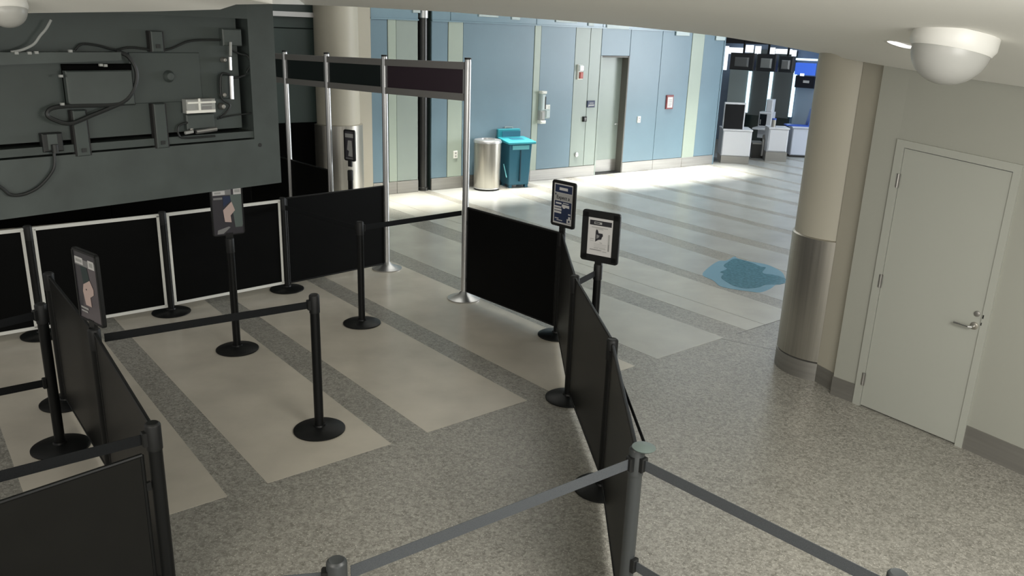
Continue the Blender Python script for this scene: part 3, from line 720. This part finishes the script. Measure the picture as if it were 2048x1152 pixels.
for i in range(len(tops)-1):
    (s0, z0), (s1, z1) = tops[i], tops[i+1]; a, b = s0+.033, s1-.033
    for (u, v, nm) in ((.10, .03, 'header_rail'), (.40, .33, 'header_rail')):
        obj(nm, MB().hexa([(a, -.02, z0-u), (b, -.02, z1-u), (b, .02, z1-u), (a, .02, z0-u), (a, -.02, z0-v), (b, -.02, z1-v), (b, .02, z1-v), (a, .02, z0-v)]), 'railg', gt, smooth=False)
    last = i == len(tops)-2
    obj('header_panel', MB().hexa([(a+.02, -.008, z0-.33), (b-.02, -.008, z1-.33), (b-.02, .008, z1-.33), (a+.02, .008, z0-.33), (a+.02, -.008, z0-.10), (b-.02, -.008, z1-.10), (b-.02, .008, z1-.10), (a+.02, .008, z0-.10)]),
        'purple' if last else 'gpanel', gt, smooth=False, label='dark purple header panel' if last else None)
    for q in (a+.012, b-.012):
        obj('panel_edge', MB().hexa([(q-.012, -.014, (z0 if q < (a+b)/2 else z1)-.34), (q+.012, -.014, (z0 if q < (a+b)/2 else z1)-.34), (q+.012, .014, (z0 if q < (a+b)/2 else z1)-.34), (q-.012, .014, (z0 if q < (a+b)/2 else z1)-.34),
                                (q-.012, -.014, (z0 if q < (a+b)/2 else z1)-.09), (q+.012, -.014, (z0 if q < (a+b)/2 else z1)-.09), (q+.012, .014, (z0 if q < (a+b)/2 else z1)-.09), (q-.012, .014, (z0 if q < (a+b)/2 else z1)-.09)]), 'alu', gt, smooth=False)

# ------------------------------------------------------------------ hanging cabinet seen from behind (upper left)
HB = 1.75
hr, hl = G(563, 365, HB), G(0, 440, HB)
CP = Pl(hl, hr); CE = -1.2
cab = thing('hanging_cabinet', 'large dark grey hanging display cabinet seen from behind', 'cabinet', CP.o, CP.yaw)
def c_(px, py, off=0.): return CP.at(px, py, off)
RX = CP.L; zT = CP.at(546, 2)[1]+.12
rec_r = c_(508, 262)[0]; rec_b = c_(508, 262)[1]; rec_t = c_(497, 45)[1]
gro = c_(508, 277)[1]; gro_l = c_(0, 337)[1]
DEP = .16
shell = MB(); shell.box(rec_r, RX, 0, .30, HB, zT)
obj('side_frame', shell, 'dgrey2', cab, smooth=False)
obj('bottom_fascia', MB().hexa([(CE, 0, HB), (rec_r-.0, 0, HB), (rec_r, .30, HB), (CE, .30, HB), (CE, 0, gro-.004), (rec_r, 0, gro-.004), (rec_r, .30, gro-.004), (CE, .30, gro-.004)]), 'dgrey2', cab, smooth=False)
obj('top_frame', MB().box(CE, rec_r, 0, .30, rec_t+.02, zT), 'dgrey', cab, smooth=False)
# lower ledge between groove and recess, and the recessed back sheet
lx = c_(372, 272)[0]
obj('lower_ledge', MB().box(CE, rec_r, .006, .28, gro+.006, rec_b), 'dgrey', cab, smooth=False)
obj('back_sheet', MB().box(CE, rec_r-.06, .03, .06, rec_b+.022, rec_t+.02), 'dgrey', cab, smooth=False)
obj('recess_liner', MB().box(CE, rec_r, .16, .30, HB, zT), 'void', cab, smooth=False)
# raised plates on the back sheet
def cbox(nm, x0, y0, x1, y1, yf, yb, mt, b=.006, parent=cab):
    ym, xm = (y0+y1)/2, (x0+x1)/2
    s0, s1 = c_(x0, ym, yf)[0], c_(x1, ym, yf)[0]; z1, z0 = c_(xm, y0, yf)[1], c_(xm, y1, yf)[1]
    return obj(nm, MB().bbox(min(s0, s1), max(s0, s1), yf, yb, min(z0, z1), max(z0, z1), b), mt, parent, smooth=False)
cbox('raised_plate', 262, 105, 402, 205, .022, .032, 'dgrey')
cbox('cable_tray_gap', 131, 128, 268, 213, .0, .028, 'void')
cbox('hinged_cover', 135, 141, 268, 212, -.035, .0, 'dgrey2')
# support strut
s0, z0 = c_(0, 138, -.02); s1, z1 = c_(238, 120, -.02); u0, w0 = c_(0, 107, -.02); u1, w1 = c_(238, 104, -.02)
s0 -= 1.1; z0a = z0+(z0-z1)/(0.001+abs(s1-s0+1.1))*0
obj('support_strut', MB().hexa([(s0, -.05, z0-.02), (s1, -.05, z1), (s1, .03, z1), (s0, .03, z0-.02), (s0, -.05, w0), (s1, -.05, w1), (s1, .03, w1), (s0, .03, w0)]), 'dgrey2', cab, smooth=False)
for x0, y0, x1, y1 in ((300, 62, 322, 104), (149, 220, 171, 312), (308, 207, 330, 296)):
    s0, z1 = c_((x0+x1)/2, y0, 0); s1, z0 = c_((x0+x1)/2+4, y1, 0); s = (s0+s1)/2
    br = obj('bracket', MB().bbox(s-.032, s+.032, -.012, .03, z0, z1, .005), 'dgrey', cab, smooth=False)
    obj('bracket_channel', MB().box(s-.04, s-.030, -.004, .03, z0, z1).box(s+.030, s+.04, -.004, .03, z0, z1), 'rubber', br, smooth=False)
    obj('bracket_screw', MB().box(s-.012, s+.012, -.016, -.012, z0+.02, z0+.04), 'wire', br, smooth=False)
ob = cbox('outlet_box', 86, 266, 127, 304, -.01, .03, 'wire'); cbox('outlet_cover', 96, 268, 116, 300, -.014, -.008, 'dgrey2', parent=ob)
obj('plug', MB().lathe([(0, -.03), (.016, -.03), (.016, .012), (0, .012)], 12, c_(106, 293)[:1]+(-.02,)).add([], []), 'wire', ob).location = (0, 0, c_(106, 293)[1])
def cable(nm, pts, off, r, mt):
    out = []
    for k in range(len(pts)-1):
        p0 = pts[max(k-1, 0)]; p1 = pts[k]; p2 = pts[k+1]; p3 = pts[min(k+2, len(pts)-1)]
        for i in range(5):
            t = i/5
            out.append(tuple(.5*((2*p1[j])+(-p0[j]+p2[j])*t+(2*p0[j]-5*p1[j]+4*p2[j]-p3[j])*t*t+(-p0[j]+3*p1[j]-3*p2[j]+p3[j])*t**3) for j in (0, 1)))
    out.append(pts[-1]); P3 = []
    for x, y in out:
        s, z = c_(x, y, off); P3.append((s, off, z))
    return obj(nm, MB().tube(P3, r, 8), mt, cab)
cable('cable', [(232, 103), (255, 112), (272, 140), (270, 172), (252, 200), (215, 218), (185, 230), (140, 247), (105, 238), (94, 228), (103, 217), (135, 212), (215, 210), (245, 207)], -.03, .011, 'wire')
cable('cable', [(106, 296), (109, 320), (105, 342), (80, 372), (50, 388), (22, 390), (6, 378), (-20, 360)], -.02, .008, 'wire')
cable('cable', [(490, 150), (470, 156), (455, 148), (442, 150), (441, 185), (446, 200), (460, 210), (452, 225), (440, 235)], .0, .006, 'wire')
cable('cable', [(462, 100), (480, 108), (495, 112), (500, 130), (492, 145)], .01, .005, 'wire')
cable('cable', [(375, 245), (358, 252), (357, 268), (370, 276), (430, 272)], .0, .006, 'wire')
cable('cable', [(435, 238), (460, 232), (505, 226)], .015, .004, 'wire')
cable('pale_wire', [(102, 40), (92, 58), (80, 72), (70, 86), (58, 94), (40, 101), (22, 104)], -.04, .006, 'wirew')
cable('pale_wire', [(-30, 106), (10, 107), (32, 108)], -.045, .005, 'wirew')
cable('cable', [(150, 100), (165, 88), (200, 92), (232, 100), (260, 95), (330, 100), (380, 82), (440, 80)], .01, .006, 'wire')
# pale connector bracket, rods, knobs
bk_ = cbox('pale_bracket', 374, 198, 432, 226, -.03, .02, 'wirew', .006)
cbox('bracket_tab', 398, 197, 402, 226, -.036, -.03, 'white', parent=bk_)
cbox('bracket_slot', 405, 200, 424, 209, -.034, -.028, 'grey', parent=bk_); cbox('bracket_slot', 405, 213, 424, 222, -.034, -.028, 'grey', parent=bk_)
cbox('bracket_lip', 376, 203, 432, 207, -.038, -.03, 'white', parent=bk_); cbox('bracket_lip', 374, 220, 432, 226, -.038, -.03, 'white', parent=bk_)
def rod(p, q, r, mt, nm='metal_rod'):
    s0, z0 = c_(*p, -.02); s1, z1 = c_(*q, -.02); obj(nm, MB().tube([(s0, -.02, z0), (s1, -.02, z1)], r, 10), mt, cab)
rod((461, 84), (461, 112), .008, 'wirew'); rod((460, 114), (461, 140), .009, 'alu'); rod((462, 152), (464, 198), .012, 'alu')
rod((370, 266), (386, 263), .009, 'wirew'); rod((392, 264), (433, 258), .012, 'alu')
cbox('terminal_box', 446, 58, 484, 92, -.01, .03, 'dgrey2'); cbox('terminal_box', 443, 150, 462, 198, .0, .03, 'dgreyd'); cbox('ballast_box', 374, 228, 430, 258, -.005, .03, 'dgrey2')
for px, py, r in ((341, 153, .032), (450, 120, .016), (449, 190, .018), (383, 258, .016), (447, 213, .02)):
    s, z = c_(px, py); k = obj('round_knob', MB().lathe([(0, 0), (r, 0), (r, .01), (r*.6, .03), (0, .032)], 18), 'dgrey2' if r > .03 else 'steelb', cab); k.location = (s, .026, z); k.rotation_euler = (pi/2, 0, 0)
s, z = c_(520, 290); k = obj('screw_hole', MB().lathe([(0, 0), (.012, 0), (.012, .002), (0, .002)], 16), 'rubber', cab); k.location = (s, .0, z); k.rotation_euler = (pi/2, 0, 0)
for px, py in ((201, 130), (210, 131), (32, 106), (58, 106), (72, 105), (140, 102), (121, 152), (124, 208)):
    s, z = c_(px, py, -.05); obj('small_fastener', MB().box(s-.008, s+.008, -.06, -.045, z-.006, z+.006), 'wirew', cab, smooth=False)
for x in (CE+.4, .9*RX):
    obj('hanger_rod', MB().lathe([(0, zT), (.015, zT), (.015, 4.2), (0, 4.2)], 12, (x, .15)), 'black', cab)
dome_fix(10, 4, 32, 'white domed fixture in upper left corner before cabinet')

# ------------------------------------------------------------------ bins
bp = G(973, 378.3)
can = thing('litter_bin', 'round stainless steel litter bin by blue wall', 'bin', bp, WB.yaw)
obj('bin_body', MB().lathe([(.225, .03), (.232, .05), (.243, .82), (.243, .835)], 40), 'steel', can)
obj('bin_foot', MB().lathe([(0, 0), (.215, 0), (.222, .035), (0, .035)], 40), 'rubber', can)
obj('bin_lid', MB().lathe([(.243, .835), (.252, .84), (.252, .865), (.235, .89), (.15, .905), (.13, .90), (.125, .86)], 40), 'alu', can)
obj('lid_opening', MB().lathe([(0, .862), (.13, .862), (.13, .866), (0, .866)], 32), 'grey', can)
obj('bin_band', MB().lathe([(.229, .03), (.236, .032), (.237, .05), (.230, .052)], 40), 'alu', can)
tp = G(1027, 371.5)
tb = thing('recycling_bin', 'tall teal recycling bin with raised back beside steel bin', 'bin', tp, WB.yaw-.15)
fw = .235
obj('bin_body', MB().hexa([(-fw+.03, -.2, .05), (fw-.03, -.2, .05), (fw-.03, .17, .05), (-fw+.03, .17, .05), (-fw, -.235, .80), (fw, -.235, .80), (fw, .19, .80), (-fw, .19, .80)]), 'teald', tb, smooth=False, bevel=.015)
obj('bin_hood', MB().hexa([(-fw-.05, -.30, .80), (fw+.05, -.30, .80), (fw+.05, .20, .82), (-fw-.05, .20, .82), (-fw-.05, -.30, .845), (fw+.05, -.30, .845), (fw+.05, .20, .89), (-fw-.05, .20, .89)]), 'teal', tb, smooth=False, bevel=.012)
obj('back_riser', MB().box(-fw-.05, fw-.06, .13, .20, .87, 1.03), 'teal', tb, smooth=False, bevel=.012)
obj('riser_panel', MB().box(-fw-.0, fw-.1, .052, .062, .90, 1.0), 'teald', tb, smooth=False)
obj('hood_recess', MB().hexa([(-.12, -.12, .858), (.14, -.12, .858), (.14, .03, .872), (-.12, .03, .872), (-.12, -.12, .864), (.14, -.12, .864), (.14, .03, .878), (-.12, .03, .878)]), 'teald', tb, smooth=False)
obj('front_label', MB().box(-.17, .17, -.243, -.232, .70, .775), 'cyanl', tb, smooth=False)
obj('front_groove', MB().box(-.008, .012, -.240, -.2, .12, .69), mat('groove_teal', (.004, .03, .05), .5), tb, smooth=False)
obj('pedal_bar', MB().tube([(-fw-.01, -.05, .42), (-fw-.02, -.20, .2)], .01, 8), 'cyanl', tb)
for sx in (-1, 1):
    obj('foot', MB().box(sx*(fw-.07)-.03, sx*(fw-.07)+.03, -.19, -.12, 0, .06).box(sx*(fw-.07)-.03, sx*(fw-.07)+.03, .08, .15, 0, .06), 'teald', tb, smooth=False)
    w_ = obj('wheel', MB().lathe([(0, -.02), (.05, -.02), (.05, .02), (0, .02)], 16), 'rubber', tb); w_.location = (sx*(fw-.0), .15, .05); w_.rotation_euler = (0, pi/2, 0)
obj('bin_handle', MB().tube([(-.1, .21, .97), (-.1, .23, 1.05), (.06, .23, 1.05), (.06, .21, .97)], .01, 8), 'alu', tb)

# ------------------------------------------------------------------ check-in area at the far right
FA, FB = Vector(ray(1450, 300)), Vector(ray(1640, 320))
FA *= 24.0/math.hypot(FA.x, FA.y); FB *= 22.6/math.hypot(FB.x, FB.y)
CK = Pl(FA, FB)
ck = sroot('wall_checkin', 'check-in hall wall of smoked glass and lit frames', 'wall', CK.o, CK.yaw)
def kbox(nm, x0, y0, x1, y1, yf, yb, mt, parent=ck, zmin=None):
    ym, xm = (y0+y1)/2, (x0+x1)/2
    s0, s1 = CK.at(x0, ym, yf)[0], CK.at(x1, ym, yf)[0]; z1, z0 = CK.at(xm, y0, yf)[1], CK.at(xm, y1, yf)[1]
    if zmin is not None: z0 = zmin
    return obj(nm, MB().box(min(s0, s1), max(s0, s1), yf, yb, min(z0, z1), max(z0, z1)), mt, parent, smooth=False)
obj('wall_core', MB().box(-3, 9, .3, .5, 0, 4.2), 'bluegrey', ck, smooth=False)
kbox('upper_fascia', 1430, 60, 1800, 92, -.3, .3, 'navyf')
kbox('glass_pane', 1452, 135, 1489, 300, .0, .02, 'pale', zmin=.0); kbox('glass_pane', 1492, 135, 1531, 300, .0, .02, 'glass', zmin=.8); kbox('glass_pane', 1536, 135, 1578, 300, .0, .02, 'glass', zmin=.8)
kbox('glass_pane', 1584, 175, 1700, 300, .0, .02, 'bglass', zmin=0)
kbox('dark_room', 1488, 100, 1580, 300, .2, .3, 'darkwall', zmin=0)
for x in (1491, 1533.5, 1580): kbox('light_frame', x-2.6, 142, x+2.6, 300, -.04, .02, 'tube', zmin=.85)
kbox('light_frame', 1448, 92, 1453, 140, -.05, .02, 'tubew')
for x0, y0, x1, y1 in ((1452, 95, 1484, 108), (1491, 90, 1503, 105), (1510, 92, 1518, 108), (1537, 95, 1546, 108), (1551, 98, 1580, 108), (1583, 100, 1588, 124)):
    kbox('light_box', x0, y0, x1, y1, -.06, .05, 'tubew')
kbox('ledge_light', 1588, 117, 1628, 121, -.2, .0, 'tube')
kbox('blue_sign', 1590, 126, 1628, 150, -.1, .0, 'bluescr'); kbox('dark_sign', 1590, 152, 1628, 176, -.1, .0, 'navyf')
kbox('sign_mark', 1600, 147, 1608, 152, -.11, -.1, 'tubew'); kbox('sign_mark', 1606, 161, 1618, 166, -.11, -.1, 'paper')
for x0, y0, x1, y1 in ((1499, 170, 1518, 184), (1543, 172, 1556, 186), (1550, 152, 1576, 172), (1561, 202, 1572, 214), (1509, 200, 1520, 208)):
    kbox('hung_board', x0, y0, x1, y1, .03, .08, 'dkscreen' if x0 != 1550 else 'grey')
# hanging monitors
for i, (x0, y0, x1, y1) in enumerate(((1458, 106, 1509, 140), (1512, 108, 1553, 143), (1556, 112, 1587, 145))):
    s0, s1 = CK.at(x0, (y0+y1)/2, -1.0)[0]+.02, CK.at(x1, (y0+y1)/2, -1.0)[0]-.02; z1, z0 = CK.at((x0+x1)/2, y0, -1.0)[1], CK.at((x0+x1)/2, y1, -1.0)[1]
    mo = thing('hanging_monitor', ('dark hanging monitor nearest the blue wall end', 'dark hanging monitor in the middle of the row', 'dark hanging monitor nearest the cream column')[i], 'monitor', CK.w((s0+s1)/2, -1.0, z0), CK.yaw)
    w_, h_ = (s1-s0)/2, z1-z0
    obj('monitor_body', MB().bbox(-w_, w_, 0, .12, 0, h_, .02), 'dkscreen', mo, smooth=False)
    obj('monitor_back', MB().bbox(-w_*.5, w_*.6, -.06, .0, h_*.2, h_*.75, .05), 'grey' if i != 1 else 'wirew', mo, smooth=False)
    obj('ceiling_rod', MB().box(-.02, .02, .04, .08, h_, 4.2-z0), 'blackm', mo, smooth=False)
# counters
def floor_unit(pxl, pxr, pyl, pyr, yaw=-6):
    a, b = G(pxl, pyl), G(pxr, pyr); y = math.radians(yaw); u = Vector((math.cos(y), math.sin(y), 0)); return Pl(a, a+u*Pl(a, a+u).at(pxr, pyr)[0])
p1 = floor_unit(1440, 1498, 326, 322.5)
c1_ = thing('counter', 'white check-in counter with steel plinth next to the blue wall', 'counter', p1.o, p1.yaw)
z_t = HZ(p1.o.x, p1.o.y, 258); L1 = p1.L
obj('counter_body', MB().bbox(0, L1, 0, .7, .17, z_t-.03, .02), 'kiosk', c1_, smooth=False)
obj('counter_top', MB().box(-.01, L1+.01, -.015, .72, z_t-.03, z_t), 'kiosk', c1_, smooth=False)
obj('plinth', MB().box(.01, L1-.01, -.004, .68, 0, .17), 'steelb', c1_, smooth=False)
mn = thing('counter_monitor', 'black screen in white frame on counter next to blue wall', 'monitor', p1.w(-.02, .05, z_t), p1.yaw)
zm = HZ(p1.o.x, p1.o.y, 207)-z_t; wm = L1*.74
obj('monitor_frame', MB().bbox(0, wm, .06, .14, 0, zm+.02, .01), 'kiosk', mn, smooth=False)
obj('monitor_screen', MB().box(.02, wm-.03, .05, .06, 0.0, zm-.02), 'screen', mn, smooth=False)
obj('monitor_foot', MB().box(.2, wm-.2, .14, .3, 0, .03), 'blackm', mn, smooth=False)
p2 = floor_unit(1531, 1571, 322, 319.5); z2 = HZ(p2.o.x, p2.o.y, 256)
c2_ = thing('counter', 'white kiosk counter with steel plinth standing mid check-in hall', 'counter', p2.o, p2.yaw)
obj('counter_body', MB().bbox(0, p2.L, 0, .55, .22, z2-.02, .03), 'kiosk', c2_, smooth=False)
obj('counter_top', MB().box(-.01, p2.L+.01, -.01, .56, z2-.02, z2+.01), 'kiosk', c2_, smooth=False)
obj('plinth', MB().box(-.02, p2.L+.01, -.02, .5, 0, .22), 'steelb', c2_, smooth=False)
cy = thing('cylinder_stand', 'small steel cylinder on the mid hall kiosk counter', 'stand', p2.w(.12, .2, z2+.01), p2.yaw)
obj('stand_body', MB().lathe([(0, 0), (.05, 0), (.05, .17), (0, .17)], 16), 'steel', cy); obj('stand_cap', MB().lathe([(0, .17), (.052, .17), (.052, .2), (0, .2)], 16), 'royal', cy)
p3 = floor_unit(1502, 1534, 316, 322)
bm = thing('baggage_scale', 'dark steel baggage scale between two white counters', 'scale', p3.o, p3.yaw)
z3 = HZ(p3.o.x, p3.o.y, 288)
obj('scale_body', MB().box(0, p3.L-.12, 0, .5, 0, z3), 'coldark', bm, smooth=False); obj('scale_bed', MB().box(0, p3.L-.12, .0, .5, z3, z3+.03), 'steelb', bm, smooth=False)
obj('roller_end', MB().tube([(p3.L-.14, -.02, z3*.2), (p3.L-.14, -.02, z3+.12), (p3.L-.12, .1, z3+.2)], .04, 10), 'steelb', bm)
p4 = Pl(G(1500, 309), G(1540, 313)); z4a = HZ(p4.o.x, p4.o.y, 261)
c4 = thing('desk', 'white agent desk stepping up behind the baggage scale', 'desk', p4.o, p4.yaw)
obj('desk_front', MB().box(0, p4.L, .5, 1.1, z3+.04, z4a), 'kiosk', c4, smooth=False); obj('desk_top', MB().box(-.1, p4.L+.1, .3, 1.2, z4a, z4a+.04), 'kiosk', c4, smooth=False)
obj('desk_legs', MB().box(0.02, p4.L-.02, .82, 1.08, 0, z3+.04), 'coldark', c4, smooth=False)
kz = z4a+.04
ks = thing('service_kiosk', 'white stepped kiosk with small screen on agent desk', 'kiosk', p4.w(-.02, .5, kz), p4.yaw)
zz = HZ(p4.o.x, p4.o.y, 226)-kz; zz2 = HZ(p4.o.x, p4.o.y, 200)-kz; lw = p4.L*.66
obj('kiosk_body', MB().bbox(0, lw, 0, .35, 0, zz, .02), 'kiosk', ks, smooth=False)
obj('kiosk_tower', MB().bbox(lw*.42, lw*.92, .05, .3, zz, zz2, .02), 'kiosk', ks, smooth=False)
obj('kiosk_screen', MB().box(.03, lw*.62, -.012, .0, .05, zz-.05), 'screen', ks, smooth=False)
obj('kiosk_label', MB().box(.05, lw*.2, -.016, -.012, .08, .2), 'greyl', ks, smooth=False)
p5 = floor_unit(1577, 1606, 314, 311.5); z5 = HZ(p5.o.x, p5.o.y, 256)
c5 = thing('counter', 'pale blue-white counter behind mid hall kiosk near cream column', 'counter', p5.o, p5.yaw)
obj('counter_body', MB().bbox(.02, p5.L+.9, 0, .5, .05, z5, .02), 'kioskc', c5, smooth=False); obj('counter_top', MB().box(.0, p5.L+.9, -.03, .52, z5, z5+.03), 'kioskc', c5, smooth=False)
obj('plinth', MB().box(.03, p5.L+.9, .03, .48, 0, .05), 'coldark', c5, smooth=False)
bs = thing('blue_bracket_screen', 'blue curved plastic screen on pale counter', 'screen', p5.w(.0, .15, z5+.03), p5.yaw)
obj('screen_tray', MB().box(-.12, .45, 0, .3, 0, .03), 'royal', bs, smooth=False); obj('screen_upright', MB().hexa([(.40, 0, .03), (.46, 0, .03), (.46, .3, .03), (.40, .3, .03), (.46, 0, .42), (.52, 0, .42), (.52, .3, .42), (.46, .3, .42)]), 'royal', bs, smooth=False)

# ------------------------------------------------------------------ puddle on the floor
def curve_pts(pts, sub=4):
    out = []; n = len(pts)
    for k in range(n):
        p0, p1, p2, p3 = pts[k-1], pts[k], pts[(k+1) % n], pts[(k+2) % n]
        for i in range(sub):
            t = i/sub
            out.append(tuple(.5*((2*p1[j])+(-p0[j]+p2[j])*t+(2*p0[j]-5*p1[j]+4*p2[j]-p3[j])*t*t+(-p0[j]+3*p1[j]-3*p2[j]+p3[j])*t**3) for j in (0, 1)))
    return out
def crop(pts): return [(1140+x/4.43, 400+y/4.43) for x, y in pts]
outer = crop([(1175, 668), (1215, 610), (1310, 545), (1385, 538), (1455, 503), (1490, 520), (1590, 545), (1730, 570), (1830, 610), (1890, 655), (1905, 715), (1870, 748), (1820, 755), (1770, 790), (1680, 820), (1560, 807), (1450, 792), (1330, 765), (1270, 715)])
inner = crop([(1330, 640), (1392, 612), (1362, 582), (1412, 545), (1465, 522), (1600, 555), (1690, 592), (1735, 600), (1705, 638), (1725, 655), (1800, 665), (1890, 690), (1925, 720), (1880, 745), (1750, 752), (1680, 775), (1560, 785), (1460, 765), (1400, 735), (1340, 690), (1362, 655)])
pc = G(1490, 545)
pud = thing('puddle', 'irregular bluish puddle of spilled liquid on floor left of cream column', 'puddle', pc, 0)
def pool(nm, pts, z0, z1, mt):
    g = [G(*p)-pc for p in curve_pts(pts)]
    a = sum(g[i].x*g[(i+1) % len(g)].y-g[(i+1) % len(g)].x*g[i].y for i in range(len(g)))
    if a < 0: g.reverse()
    mb = MB().plan([(p.x, p.y) for p in g], z0, z1)
    return obj(nm, mb, mt, pud, smooth=False)
mw = mat('wet_film', (.33, .56, .70), .10, spec=.5, alpha=.6)
md = mat('spilled_liquid', (.115, .25, .315), .13, noise=(28, .22), alpha=.93)
pool('wet_film', outer, .0014, .0026, mw)
pool('dark_liquid', inner, .0027, .0045, md)
